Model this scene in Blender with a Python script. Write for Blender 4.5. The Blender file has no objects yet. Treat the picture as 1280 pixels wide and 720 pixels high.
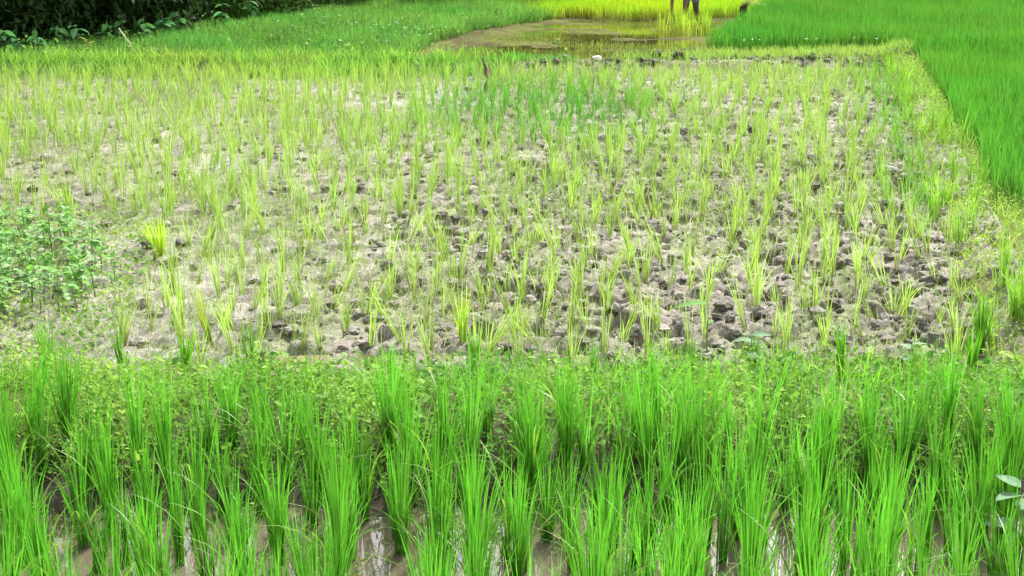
import bpy, bmesh, math
import numpy as np
from mathutils import Vector, Matrix

# ------------------------------------------------------------------ camera, sky, sun, exposure
scene = bpy.context.scene
COL = scene.collection
R = np.random.default_rng(11)

cam_d = bpy.data.cameras.new('camera')
cam_d.sensor_width = 36.0
cam_d.lens = 36.0 * 1750 / 1280
cam_d.clip_start = 0.05
cam_d.clip_end = 2000
cam = bpy.data.objects.new('camera', cam_d)
COL.objects.link(cam)
cam.location = (0, 0, 2.3)
cam.rotation_euler = (math.pi / 2 - math.atan(460 / 1750), 0, 0)
scene.camera = cam

SUN_EL, SUN_AZ = math.radians(42), math.radians(20)       # azimuth from +Y towards +X
world = bpy.data.worlds.new('World')
scene.world = world
world.use_nodes = True
nt = world.node_tree
nt.nodes.clear()
sky = nt.nodes.new('ShaderNodeTexSky')
sky.sky_type = 'NISHITA'
sky.sun_disc = False
sky.sun_elevation = SUN_EL
sky.sun_rotation = SUN_AZ
sky.air_density = 1.0
sky.dust_density = 3.0
tc = nt.nodes.new('ShaderNodeTexCoord')
cn = nt.nodes.new('ShaderNodeTexNoise')
cn.inputs['Scale'].default_value = 2.2
cn.inputs['Detail'].default_value = 6
cr = nt.nodes.new('ShaderNodeValToRGB')
cr.color_ramp.elements[0].position = 0.30
cr.color_ramp.elements[0].color = (.35, .35, .35, 1)
cr.color_ramp.elements[1].position = 0.62
cr.color_ramp.elements[1].color = (.92, .92, .92, 1)
mx = nt.nodes.new('ShaderNodeMix')
mx.data_type = 'RGBA'
bw = nt.nodes.new('ShaderNodeRGBToBW')                      # thin cloud: as bright as the sky behind it, and more
cm = nt.nodes.new('ShaderNodeMix'); cm.data_type = 'RGBA'; cm.blend_type = 'MULTIPLY'
cm.inputs['Factor'].default_value = 1; cm.inputs['B'].default_value = (2.1, 2.1, 2.1, 1)
bg = nt.nodes.new('ShaderNodeBackground')
bg.inputs['Strength'].default_value = 0.15
wo = nt.nodes.new('ShaderNodeOutputWorld')
L = nt.links.new
L(tc.outputs['Generated'], cn.inputs['Vector'])
L(cn.outputs['Fac'], cr.inputs['Fac'])
L(cr.outputs['Color'], mx.inputs['Factor'])
L(sky.outputs['Color'], mx.inputs['A'])
L(sky.outputs['Color'], bw.inputs['Color']); L(bw.outputs['Val'], cm.inputs['A']); L(cm.outputs['Result'], mx.inputs['B'])
L(mx.outputs['Result'], bg.inputs['Color'])
L(bg.outputs['Background'], wo.inputs['Surface'])

sun_d = bpy.data.lights.new('sun', 'SUN')
sun_d.energy = 4.0
sun_d.angle = math.radians(4.0)
sun_d.color = (1, .96, .88)
sun = bpy.data.objects.new('sun', sun_d)
COL.objects.link(sun)
sd = Vector((math.sin(SUN_AZ) * math.cos(SUN_EL), math.cos(SUN_AZ) * math.cos(SUN_EL), math.sin(SUN_EL)))
sun.rotation_euler = (-sd).to_track_quat('-Z', 'Y').to_euler()

vs = scene.view_settings
vs.view_transform = 'Standard'
vs.look = 'None'
vs.exposure = 0.85
vs.gamma = 1
vs.use_curve_mapping = False
scene.cycles.max_bounces = 8
scene.cycles.transparent_max_bounces = 8

# ------------------------------------------------------------------ small helpers
def smooth(a, b, v):
    t = np.clip((v - a) / (b - a), 0, 1)
    return t * t * (3 - 2 * t)

def _hash(i, j, s):
    n = (i * 374761393 + j * 668265263 + s * 974634777) & 0x7fffffff
    n = ((n ^ (n >> 13)) * 1274126177) & 0x7fffffff
    return ((n ^ (n >> 16)) & 0xffff) / 65535.0

def vnoise(x, y, s=0):
    i = np.floor(x).astype(np.int64); j = np.floor(y).astype(np.int64)
    u = x - i; v = y - j
    u = u * u * (3 - 2 * u); v = v * v * (3 - 2 * v)
    a = _hash(i, j, s); b = _hash(i + 1, j, s); c = _hash(i, j + 1, s); d = _hash(i + 1, j + 1, s)
    return a + (b - a) * u + (c - a) * v + (a - b - c + d) * u * v

def fbm(x, y, sc, s=0, o=4):
    r = np.zeros_like(x); a = .5; t = 0
    for k in range(o):
        r += a * vnoise(x * sc + 17.3 * k, y * sc - 9.1 * k, s + k); t += a
        a *= .5; sc *= 2.03
    return r / t

def worley(x, y, sc, s=0):
    x = x * sc; y = y * sc
    i = np.floor(x).astype(np.int64); j = np.floor(y).astype(np.int64)
    f1 = np.full(x.shape, 9.); f2 = np.full(x.shape, 9.); cid = np.zeros(x.shape)
    for di in (-1, 0, 1):
        for dj in (-1, 0, 1):
            px = i + di + _hash(i + di, j + dj, s); py = j + dj + _hash(i + di, j + dj, s + 7)
            d = np.hypot(px - x, py - y)
            m = d < f1
            f2 = np.where(m, f1, np.minimum(f2, d))
            cid = np.where(m, _hash(i + di, j + dj, s + 13), cid)
            f1 = np.where(m, d, f1)
    return f1, f2, cid

def polydist(x, y, pts):
    d = np.full(np.shape(x), 1e9)
    for (ax, ay), (bx, by) in zip(pts[:-1], pts[1:]):
        vx, vy = bx - ax, by - ay
        t = np.clip(((x - ax) * vx + (y - ay) * vy) / (vx * vx + vy * vy), 0, 1)
        d = np.minimum(d, np.hypot(x - ax - t * vx, y - ay - t * vy))
    return d

def inside(x, y, poly):
    r = np.zeros(np.shape(x), bool)
    n = len(poly)
    for k in range(n):
        (ax, ay), (bx, by) = poly[k], poly[(k + 1) % n]
        if ay == by: continue
        c = ((ay > y) != (by > y)) & (x < (bx - ax) * (y - ay) / (by - ay) + ax)
        r ^= c
    return r

def scatter(poly, dens):
    p = np.array(poly); lo = p.min(0); hi = p.max(0)
    n = int((hi - lo).prod() * dens)
    q = R.uniform(lo, hi, (n, 2))
    return q[inside(q[:, 0], q[:, 1], poly)]

# ------------------------------------------------------------------ the lie of the land
# The plan below is drawn on a survey grid; PX/PY turn grid units into metres on the ground.
KX, KY, OY = .96, 1.4025, .685
def PX(x): return np.asarray(x) * KX
def PY(y): return np.asarray(y) * KY + OY
def put(X, Y, z): return (float(X) * KX, float(Y) * KY + OY, float(z))
def at(q, z): return np.stack([PX(q[:, 0]), PY(q[:, 1]), np.broadcast_to(z, len(q))], 1)

FRONT_BUND = [(-12, 3.75), (-3, 3.78), (0, 3.76), (3.4, 3.78), (12, 3.8)]
DIKE = [(2.95, 4.3), (3.2, 5.2), (3.62, 6.4), (5.25, 11.6), (6.75, 16.4)]
BACK_BUND = [(-12, 14.9), (-2, 14.9), (3.5, 15.2), (6.9, 16.0), (14, 17.6), (24, 18.2)]
FIELD = [(-13, 4.5), (2.7, 4.5), (2.95, 5.2), (6.55, 16.0), (-13, 15.9)]
RIGHT_RICE = [(3.95, 7.1), (5.5, 11.6), (7.1, 17.0), (13, 17.5), (22, 18.0), (22, 6.6)]
BACK_RICE = [(3.55, 17.2), (7.4, 17.4), (13, 18.3), (22, 18.8), (22, 36), (9.6, 36), (7.35, 27)]
NURSERY = [(.0, 22.6), (1.15, 23.3), (3.6, 23.25), (5.7, 23.7), (7.2, 27.2), (9.4, 36), (-.2, 36)]
POND = [(-2.1, 15.9), (1.0, 15.75), (3.2, 16.1), (4.4, 19.6), (5.7, 23.6), (3.6, 23.35), (1.2, 23.35), (0.1, 21.6), (-1.0, 19.4)]
HEDGE = [(-14.5, 16.5), (-10.4, 17.5), (-8.0, 19.0), (-6.2, 22.0), (-3.6, 28.6), (1.2, 29.6), (3.2, 34), (8, 37.5), (26, 38)]

def H(x, y, rough=True):
    x = np.asarray(x, float); y = np.asarray(y, float)
    z = np.full(x.shape, 0.05)
    # flooded bed in front, banked up towards the road the camera stands on
    f = 1 - smooth(3.2, 3.6, y + .12 * (fbm(x, y, 1.7, 3) - .5))
    z = z * (1 - f) + f * (-0.045 + .05 * (fbm(x, y, 2.3, 5) - .5))
    z += (1 - smooth(0.2, 1.7, y)) * .75
    # earth banks
    n1 = fbm(x, y, 2.5, 21) - .5
    d = polydist(x, y, FRONT_BUND) + .25 * n1
    z = np.maximum(z, .05 + .13 * (1 - smooth(.12, .48, d)) - .05 * (d > .5) - .2 * (d > .6))
    d = polydist(x, y, DIKE) + .22 * n1
    z = z + .10 * (1 - smooth(.10, .4, d)) * smooth(3.8, 4.5, y)
    d = polydist(x, y, BACK_BUND) + .3 * n1
    z = z + .14 * (1 - smooth(.1, .55, d))
    # rising grass bank at the left rear
    hd = polydist(x, y, HEDGE)
    left = smooth(16.6, 20, y) * (1 - smooth(-1.5, .6, x - .09 * (y - 17)))
    z = z + left * (.06 + .14 * (1 - smooth(0, 5, hd)))
    # the pond
    p = inside(x, y, POND)
    pd = polydist(x, y, POND + [POND[0]])
    z = np.where(p, z - .075 * smooth(0, .7, pd + .5 * (fbm(x, y, 1.1, 31) - .5)) + .07 * smooth(.5, .72, fbm(x * .55, y * 1.7, 1.0, 35)), z)
    if rough:
        z = z + .03 * (fbm(x, y, 3.1, 40) - .5)
    return z

def mudrough(x, y):
    """how deeply trodden the mud is: churned to the right, smoother to the left and far off"""
    a = .32 + .68 * smooth(-2.2, .8, x - .05 * (y - 6) + 1.5 * (fbm(x, y, .5, 60) - .5))
    return a * (1 - .45 * smooth(11, 15, y))

def Hmud(x, y):
    z = H(x, y)
    a = mudrough(x, y)
    xm, ym = x * KX, y * KY
    wx = xm + .05 * (fbm(xm, ym, 6, 70) - .5); wy = ym + .05 * (fbm(xm, ym, 6, 80) - .5)
    f1, f2, c = worley(wx, wy, 6.5, 3)
    g1, g2, cc = worley(wx, wy, 15, 9); h1, h2, hc_ = worley(wx, wy, 28, 19)
    lump = (.75 - f1) * .03 * (.2 + c) + np.sqrt(np.clip(.75 - g1, 0, 1)) * .05 * (.1 + cc) + np.sqrt(np.clip(.75 - h1, 0, 1)) * .034 * hc_
    pit = -smooth(.55, .68, fbm(xm, ym, 5.6, 90, 3)) * .11
    z = z + .9 * a * (lump + pit) + (.015 + .035 * a) * (fbm(xm, ym, 24, 95, 3) - .5)
    e = np.minimum(smooth(4.05, 4.4, y), 1 - smooth(14.6, 15.0, y))
    return z * e + (H(x, y) + .002) * (1 - e)

# ------------------------------------------------------------------ materials
MAT = {}
def newmat(name):
    m = bpy.data.materials.new(name); m.use_nodes = True
    m.node_tree.nodes.clear(); MAT[name] = m
    return m, m.node_tree

def leafmat(name, transl=.38, rough=.5, spec=.35, jit=.12, scale=40):
    m, t = newmat(name); N = t.nodes.new; K = t.links.new
    at = N('ShaderNodeAttribute'); at.attribute_name = 'Col'
    oi = N('ShaderNodeObjectInfo')
    hs = N('ShaderNodeHueSaturation')
    mr = N('ShaderNodeMapRange')
    mr.inputs['To Min'].default_value = 1 - jit; mr.inputs['To Max'].default_value = 1 + jit
    K(oi.outputs['Random'], mr.inputs['Value'])
    no = N('ShaderNodeTexNoise'); no.inputs['Scale'].default_value = scale; no.inputs['Detail'].default_value = 2
    gm = N('ShaderNodeNewGeometry'); K(gm.outputs['Position'], no.inputs['Vector'])
    m2 = N('ShaderNodeMapRange'); m2.inputs['To Min'].default_value = .7; m2.inputs['To Max'].default_value = 1.3
    K(no.outputs['Fac'], m2.inputs['Value'])
    mu = N('ShaderNodeMath'); mu.operation = 'MULTIPLY'
    K(mr.outputs[0], mu.inputs[0]); K(m2.outputs[0], mu.inputs[1])
    K(mu.outputs[0], hs.inputs['Value']); K(at.outputs['Color'], hs.inputs['Color'])
    p = N('ShaderNodeBsdfPrincipled')
    p.inputs['Roughness'].default_value = rough
    p.inputs['Specular IOR Level'].default_value = spec
    K(hs.outputs['Color'], p.inputs['Base Color'])
    tr = N('ShaderNodeBsdfTranslucent'); K(hs.outputs['Color'], tr.inputs['Color'])
    ms = N('ShaderNodeMixShader'); ms.inputs[0].default_value = transl
    K(p.outputs[0], ms.inputs[1]); K(tr.outputs[0], ms.inputs[2])
    o = N('ShaderNodeOutputMaterial'); K(ms.outputs[0], o.inputs['Surface'])
    return m

leafmat('rice_leaf', .52, .42, .4, .2)
leafmat('seedling_leaf', .5, .55, .3, .22)
leafmat('grass_leaf', .5, .6, .25, 0)
leafmat('weed_leaf', .4, .7, .2, .1)
leafmat('bush_leaf', .22, .65, .22, .15, 6)

def soilmat(name, bump=.5, sc=60, rough=.9, spec=.25):
    m, t = newmat(name); N = t.nodes.new; K = t.links.new
    at = N('ShaderNodeAttribute'); at.attribute_name = 'Col'
    gm = N('ShaderNodeNewGeometry')
    n1 = N('ShaderNodeTexNoise'); n1.inputs['Scale'].default_value = sc; n1.inputs['Detail'].default_value = 5
    n1.inputs['Roughness'].default_value = .65
    K(gm.outputs['Position'], n1.inputs['Vector'])
    n2 = N('ShaderNodeTexNoise'); n2.inputs['Scale'].default_value = 9; n2.inputs['Detail'].default_value = 4
    K(gm.outputs['Position'], n2.inputs['Vector'])
    r1 = N('ShaderNodeMapRange'); r1.inputs['From Min'].default_value = .3; r1.inputs['From Max'].default_value = .7
    r1.inputs['To Min'].default_value = .68; r1.inputs['To Max'].default_value = 1.25
    K(n1.outputs['Fac'], r1.inputs['Value'])
    r2 = N('ShaderNodeMapRange'); r2.inputs['From Min'].default_value = .3; r2.inputs['From Max'].default_value = .7
    r2.inputs['To Min'].default_value = .75; r2.inputs['To Max'].default_value = 1.2
    K(n2.outputs['Fac'], r2.inputs['Value'])
    mu = N('ShaderNodeMath'); mu.operation = 'MULTIPLY'
    K(r1.outputs[0], mu.inputs[0]); K(r2.outputs[0], mu.inputs[1])
    hs = N('ShaderNodeHueSaturation'); K(mu.outputs[0], hs.inputs['Value']); K(at.outputs['Color'], hs.inputs['Color'])
    p = N('ShaderNodeBsdfPrincipled'); p.inputs['Roughness'].default_value = rough
    p.inputs['Specular IOR Level'].default_value = spec
    K(hs.outputs['Color'], p.inputs['Base Color'])
    b = N('ShaderNodeBump'); b.inputs['Strength'].default_value = bump; b.inputs['Distance'].default_value = .02
    K(n1.outputs['Fac'], b.inputs['Height']); K(b.outputs[0], p.inputs['Normal'])
    o = N('ShaderNodeOutputMaterial'); K(p.outputs[0], o.inputs['Surface'])
    return m
soilmat('earth', .6, 40, .95, .04)
soilmat('mud', .9, 45, .8, .3)

def watermat(name, c1, c2, sc, rough, bump, bsc):
    m, t = newmat(name); N = t.nodes.new; K = t.links.new
    gm = N('ShaderNodeNewGeometry')
    n1 = N('ShaderNodeTexNoise'); n1.inputs['Scale'].default_value = sc; n1.inputs['Detail'].default_value = 5
    K(gm.outputs['Position'], n1.inputs['Vector'])
    cr = N('ShaderNodeValToRGB')
    cr.color_ramp.elements[0].position = .38; cr.color_ramp.elements[0].color = (*c1, 1)
    cr.color_ramp.elements[1].position = .62; cr.color_ramp.elements[1].color = (*c2, 1)
    K(n1.outputs['Fac'], cr.inputs['Fac'])
    p = N('ShaderNodeBsdfPrincipled'); p.inputs['Roughness'].default_value = rough
    p.inputs['IOR'].default_value = 1.4
    K(cr.outputs['Color'], p.inputs['Base Color'])
    n2 = N('ShaderNodeTexNoise'); n2.inputs['Scale'].default_value = bsc; n2.inputs['Detail'].default_value = 2
    K(gm.outputs['Position'], n2.inputs['Vector'])
    b = N('ShaderNodeBump'); b.inputs['Strength'].default_value = bump; b.inputs['Distance'].default_value = .01
    K(n2.outputs['Fac'], b.inputs['Height']); K(b.outputs[0], p.inputs['Normal'])
    o = N('ShaderNodeOutputMaterial'); K(p.outputs[0], o.inputs['Surface'])
watermat('muddy_water', (.13, .105, .072), (.17, .14, .10), 1.6, .03, .10, 9)
watermat('scummy_water', (.06, .055, .016), (.15, .15, .03), .9, .06, .10, 3)

def plain(name, c, rough=.6, spec=.3, var=.15, sc=30, bump=.0, transl=0):
    m, t = newmat(name); N = t.nodes.new; K = t.links.new
    n1 = N('ShaderNodeTexNoise'); n1.inputs['Scale'].default_value = sc; n1.inputs['Detail'].default_value = 4
    tcx = N('ShaderNodeTexCoord'); K(tcx.outputs['Object'], n1.inputs['Vector'])
    r1 = N('ShaderNodeMapRange'); r1.inputs['To Min'].default_value = 1 - 2 * var; r1.inputs['To Max'].default_value = 1 + 2 * var
    K(n1.outputs['Fac'], r1.inputs['Value'])
    hs = N('ShaderNodeHueSaturation'); hs.inputs['Color'].default_value = (*c, 1); K(r1.outputs[0], hs.inputs['Value'])
    p = N('ShaderNodeBsdfPrincipled'); p.inputs['Roughness'].default_value = rough
    p.inputs['Specular IOR Level'].default_value = spec
    K(hs.outputs['Color'], p.inputs['Base Color'])
    if bump:
        b = N('ShaderNodeBump'); b.inputs['Strength'].default_value = bump; b.inputs['Distance'].default_value = .01
        K(n1.outputs['Fac'], b.inputs['Height']); K(b.outputs[0], p.inputs['Normal'])
    o = N('ShaderNodeOutputMaterial'); K(p.outputs[0], o.inputs['Surface'])
plain('bark', (.10, .065, .045), .85, .2, .3, 25, .6)
plain('dead_wood', (.13, .085, .07), .85, .2, .3, 40, .6)
plain('dry_leaf', (.42, .27, .21), .7, .2, .2, 20)
plain('pale_stone', (.62, .60, .55), .7, .3, .15, 30, .4)
plain('petal', (.80, .82, .80), .6, .3, .05)
plain('skin', (.20, .105, .065), .55, .4, .1, 12)
plain('wet_mud_skin', (.07, .045, .032), .5, .4, .2, 12)
plain('blue_grey_cloth', (.16, .19, .25), .85, .2, .15, 18)
plain('pale_cloth', (.45, .40, .36), .85, .2, .15, 18)
plain('hair', (.012, .010, .009), .5, .4, .2, 60)
plain('eye', (.7, .7, .68), .2, .5, .02)
plain('dark_root', (.045, .036, .028), .9, .2, .3, 30, .6)
plain('dead_stalk', (.52, .44, .30), .8, .2, .2, 30)

# ------------------------------------------------------------------ mesh builders
def mesh_from(name, V, T, C=None, mat=None, smooth_shade=True):
    me = bpy.data.meshes.new(name)
    V = np.ascontiguousarray(V, np.float32); T = np.ascontiguousarray(T, np.int32)
    k = T.shape[1]
    me.vertices.add(len(V)); me.vertices.foreach_set('co', V.ravel())
    me.loops.add(T.size); me.loops.foreach_set('vertex_index', T.ravel())
    me.polygons.add(len(T))
    me.polygons.foreach_set('loop_start', np.arange(0, T.size, k, dtype=np.int32))
    me.polygons.foreach_set('use_smooth', np.full(len(T), smooth_shade))
    if C is not None:
        a = me.color_attributes.new('Col', 'FLOAT_COLOR', 'POINT')
        a.data.foreach_set('color', np.ascontiguousarray(np.c_[C, np.ones(len(C))], np.float32).ravel())
    me.update(); me.validate()
    if mat: me.materials.append(MAT[mat])
    return me

def link(name, data, parent=None, **props):
    o = bpy.data.objects.new(name, data)
    COL.objects.link(o)
    if parent: o.parent = parent
    for k, v in props.items(): o[k] = v
    return o

def join(parts):
    V, T, C = [], [], []; n = 0
    for v, t, c in parts:
        V.append(v); T.append(t + n); C.append(c); n += len(v)
    return np.vstack(V), np.vstack(T), np.vstack(C)

def blades(P, h, az, lean, w, c0, c1, seg=4, droop=None, face=None, power=1.8, basew=.55):
    n = len(P)
    h = np.broadcast_to(h, n); lean = np.broadcast_to(lean, n); w = np.broadcast_to(w, n)
    droop = np.zeros(n) if droop is None else np.broadcast_to(droop, n)
    face = R.uniform(0, 2 * np.pi, n) if face is None else face
    c0 = np.broadcast_to(c0, (n, 3)); c1 = np.broadcast_to(c1, (n, 3))
    t = np.linspace(0, 1, seg + 1)
    out = lean[:, None] * h[:, None] * (.35 * t + .65 * t ** power) + (droop * h)[:, None] * t ** 3
    cx = P[:, 0, None] + np.cos(az)[:, None] * out
    cy = P[:, 1, None] + np.sin(az)[:, None] * out
    cz = P[:, 2, None] + h[:, None] * (t - droop[:, None] * .75 * t ** 3 - .35 * (lean ** 2)[:, None] * t ** 2)
    prof = (basew + (1 - basew) * np.minimum(t / .35, 1)) * (1 - np.clip((t - .35) / .65, 0, 1) ** 1.7)
    hw = .5 * w[:, None] * prof
    fx = np.cos(face)[:, None] * hw; fy = np.sin(face)[:, None] * hw
    m = 2 * seg + 1
    V = np.zeros((n, m, 3)); Cc = np.zeros((n, m, 3))
    for k in range(seg):
        V[:, 2 * k, 0] = cx[:, k] - fx[:, k]; V[:, 2 * k, 1] = cy[:, k] - fy[:, k]; V[:, 2 * k, 2] = cz[:, k]
        V[:, 2 * k + 1, 0] = cx[:, k] + fx[:, k]; V[:, 2 * k + 1, 1] = cy[:, k] + fy[:, k]; V[:, 2 * k + 1, 2] = cz[:, k]
        Cc[:, 2 * k] = Cc[:, 2 * k + 1] = c0 + (c1 - c0) * t[k]
    V[:, -1, 0] = cx[:, -1]; V[:, -1, 1] = cy[:, -1]; V[:, -1, 2] = cz[:, -1]; Cc[:, -1] = c1
    T = []
    for k in range(seg - 1):
        a = 2 * k
        T += [(a, a + 1, a + 3), (a, a + 3, a + 2)]
    a = 2 * (seg - 1); T.append((a, a + 1, a + 2))
    T = (np.arange(n) * m)[:, None, None] + np.array(T)[None]
    return V.reshape(-1, 3), T.reshape(-1, 3), Cc.reshape(-1, 3)

def leaves(P, az, pitch, ln, wd, c, roll=None, fold=.18):
    """pointed oval leaves, folded along the midrib; pitch up from horizontal"""
    n = len(P)
    roll = R.normal(0, .35, n) if roll is None else np.broadcast_to(roll, n)
    ln = np.broadcast_to(ln, n); wd = np.broadcast_to(wd, n); c = np.broadcast_to(c, (n, 3))
    d = np.stack([np.cos(az) * np.cos(pitch), np.sin(az) * np.cos(pitch), np.sin(pitch)], 1)
    s = np.stack([-np.sin(az), np.cos(az), np.zeros(n)], 1)
    u = np.cross(d, s)
    s2 = s * np.cos(roll)[:, None] + u * np.sin(roll)[:, None]; u2 = np.cross(d, s2)
    V = np.zeros((n, 7, 3))
    def pt(a, b, k): return P + d * (ln * a)[:, None] + s2 * (wd * b)[:, None] - u2 * (wd * k)[:, None]
    V[:, 0] = P
    V[:, 1] = pt(.32, -.5, 0) if False else pt(np.full(n, .32), np.full(n, -.5), np.full(n, -fold))
    V[:, 2] = pt(np.full(n, .32), np.zeros(n), np.zeros(n))
    V[:, 3] = pt(np.full(n, .32), np.full(n, .5), np.full(n, -fold))
    V[:, 4] = pt(np.full(n, .70), np.full(n, -.34), np.full(n, -fold + .06))
    V[:, 5] = pt(np.full(n, .70), np.full(n, .34), np.full(n, -fold + .06))
    V[:, 6] = pt(np.ones(n), np.zeros(n), np.full(n, .12))
    T = np.array([(0, 2, 1), (0, 3, 2), (1, 2, 4), (2, 3, 5), (2, 6, 4), (2, 5, 6)])
    T = (np.arange(n) * 7)[:, None, None] + T[None]
    C = np.repeat(c, 7, 0)
    return V.reshape(-1, 3), T.reshape(-1, 3), C

def tube(pts, rad, n=7):
    pts = np.array(pts, float); rad = np.broadcast_to(rad, len(pts)); V = []; T = []
    for k, p in enumerate(pts):
        d = pts[min(k + 1, len(pts) - 1)] - pts[max(k - 1, 0)]; d /= np.linalg.norm(d) + 1e-9
        a = np.cross(d, [0.3, 1, .1]); a /= np.linalg.norm(a); b = np.cross(d, a)
        for q in range(n):
            th = 2 * np.pi * q / n
            V.append(p + rad[k] * (a * np.cos(th) + b * np.sin(th)))
    for k in range(len(pts) - 1):
        for q in range(n):
            a, b = k * n + q, k * n + (q + 1) % n
            T += [(a, b, b + n), (a, b + n, a + n)]
    V.append(pts[0]); V.append(pts[-1]); i0 = len(V) - 2; i1 = i0 + 1; e = (len(pts) - 1) * n
    for q in range(n):
        T += [(i0, (q + 1) % n, q), (i1, e + q, e + (q + 1) % n)]
    return np.array(V), np.array(T)

def ico(sub=2):
    bm = bmesh.new(); bmesh.ops.create_icosphere(bm, subdivisions=sub, radius=1)
    V = np.array([v.co[:] for v in bm.verts]); T = np.array([[v.index for v in f.verts] for f in bm.faces]); bm.free()
    return V, T

def mixc(a, b, f):
    return np.asarray(a) + (np.asarray(b) - np.asarray(a)) * np.asarray(f)[..., None]

def grid(xs, ys, zf):
    X, Y = np.meshgrid(xs, ys)
    Z = zf(X, Y); nx = len(xs)
    V = np.stack([X.ravel(), Y.ravel(), Z.ravel()], 1)
    i = (np.arange(len(ys) - 1)[:, None] * nx + np.arange(nx - 1)[None]).ravel()
    return V, np.stack([i, i + 1, i + 1 + nx, i + nx], 1)

MUD, MUDW = np.array((.245, .215, .178)), np.array((.10, .084, .066))
MUDP = np.array((.34, .312, .27))
SOILG = np.array((.10, .13, .035))

# ------------------------------------------------------------------ the setting
def ground_z(X, Y):
    z = H(X, Y)
    m = inside(X, Y, [(-12.6, 4.6), (2.5, 4.6), (5.9, 14.5), (-12.6, 14.4)])
    return np.where(m, z - .15, z)
gx = np.r_[-400, -200, -100, -60, -40, -30, -24, np.arange(-20, 20.01, .125), 24, 30, 40, 60, 100, 200, 400]
gy = np.r_[-400, -100, -40, -20, -10, -5, -2, np.arange(0, 3.2, .1), np.arange(3.2, 5, .05), np.arange(5, 37, .125), 42, 50, 70, 120, 220, 400]
V, T = grid(gx, gy, ground_z)
x, y = V[:, 0].copy(), V[:, 1].copy()
V[:, 0] = PX(x); V[:, 1] = PY(y)
g = fbm(x, y, 1.5, 150)
C = mixc(SOILG, (.20, .17, .10), smooth(.45, .65, g))
C = mixc(C, MUDW * .9, smooth(3.9, 3.3, y))
bb = (1 - smooth(.3, .8, polydist(x, y, BACK_BUND))) * smooth(-1.0, 2.5, x)
C = mixc(C, mixc(MUD * .75, (.10, .12, .04), smooth(.35, .6, g)), bb)
pdd = np.where(inside(x, y, POND), 0, polydist(x, y, POND + [POND[0]]))
C = mixc(C, mixc((.085, .078, .030), (.12, .13, .035), smooth(.4, .6, fbm(x, y, 2.4, 155))), 1 - smooth(.1, .9, pdd))
link('ground', mesh_from('ground', V, T, C, 'earth'), kind='structure')

fx = np.r_[np.arange(-12.6, -5, .06), np.arange(-5, 5.6, .022), np.arange(5.6, 7.2, .04)]
fy = [4.0]
while fy[-1] < 15.2: fy.append(fy[-1] + .018 + .0022 * (fy[-1] - 4.0))
fy = np.array(fy)
V, T = grid(fx, fy, Hmud)
x, y = V[:, 0].copy(), V[:, 1].copy()
V[:, 0] = PX(x); V[:, 1] = PY(y)
a = mudrough(x, y)
keep = inside(x, y, [(-13, 3.9), (2.95, 3.9), (3.25, 5.2), (6.85, 16.3), (-13, 16.3)])
T = T[keep[T].all(1)]
g = fbm(x, y, .8, 200); g2 = fbm(x, y, 5, 210)
C = mixc(MUD, MUDP, smooth(.4, .65, g) * (1 - .5 * a))
C = mixc(C, MUDW, smooth(.52, .72, g2) * (.25 + .6 * a))
C = mixc(C, (.20, .235, .10), .6 * smooth(.5, .7, fbm(x, y, 2.2, 220)))        # algae film
C = mixc(C, SOILG, .8 * (1 - smooth(4.1, 4.5, y + .3 * (g2 - .5))))
C = mixc(C, (.13, .12, .06), .75 * smooth(13.9, 14.8, y + 1.2 * (g2 - .5)))
used = np.unique(T); rm = np.zeros(len(V), int); rm[used] = np.arange(len(used))
link('mud_plot', mesh_from('mud_plot', V[used], rm[T], C[used], 'mud'), kind='structure')

def sheet(name, poly, z, mat):
    me = bpy.data.meshes.new(name)
    me.from_pydata([put(a, b, z) for a, b in poly], [], [list(range(len(poly)))])
    me.materials.append(MAT[mat]); return link(name, me, kind='structure')
sheet('paddy_water', [(-12, 1.2), (12, 1.2), (12, 3.7), (-12, 3.7)], 0.0, 'muddy_water')
sheet('pond_water', [(-2.7, 15.65), (1.0, 15.55), (3.4, 15.9), (4.7, 19.4), (6.1, 23.9), (3.6, 23.8), (.9, 23.8), (-.6, 21.8), (-1.8, 19.5)], 0.03, 'scummy_water')

# clods of turned mud
iv, it = ico(2)
def clods(q, r, col, zf=Hmud, sink=.35, flat=.65):
    P = []
    z = zf(q[:, 0], q[:, 1])
    for k in range(len(q)):
        s = r[k] * R.uniform(.65, 1.3, 3); s[2] *= flat
        o3 = R.uniform(0, 50, 3)
        nz = vnoise(iv[:, 0] * 1.6 + o3[0], iv[:, 1] * 1.6 + iv[:, 2] * 2.1 + o3[1], 7) + .6 * vnoise(iv[:, 2] * 3.5 + o3[2], iv[:, 0] * 3.1 - iv[:, 1] * 2.9, 8)
        v = iv * (.45 + .75 * nz + .22 * (R.random(len(iv)) - .5))[:, None] * s
        an = R.uniform(0, 6.28); ca, sa = np.cos(an), np.sin(an)
        v = np.stack([v[:, 0] * ca - v[:, 1] * sa, v[:, 0] * sa + v[:, 1] * ca, v[:, 2] + z[k] + s[2] * sink], 1) + put(q[k, 0], q[k, 1], 0)
        P.append((v, it, np.repeat(col[k][None], len(v), 0)))
    return join(P)
q = scatter([(-6, 4.3), (2.6, 4.3), (5.8, 14.4), (-9, 14.3)], 170)
keep = R.random(len(q)) < (mudrough(q[:, 0], q[:, 1]) ** 1.3) * (1 - .75 * smooth(6, 12, q[:, 1]))
q = q[keep]
r = .010 + .034 * R.random(len(q)) ** 2.4
c = mixc(mixc(MUD, MUDP, R.random(len(q))), MUDW, (R.random(len(q)) < .25) * .8)
V, T, C = clods(q, r, c)
link('mud_clods', mesh_from('mud_clods', V, T, C, 'mud', False), kind='stuff', category='mud clods',
     label='crumbled grey-brown clods of turned mud between the pale seedlings')
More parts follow.
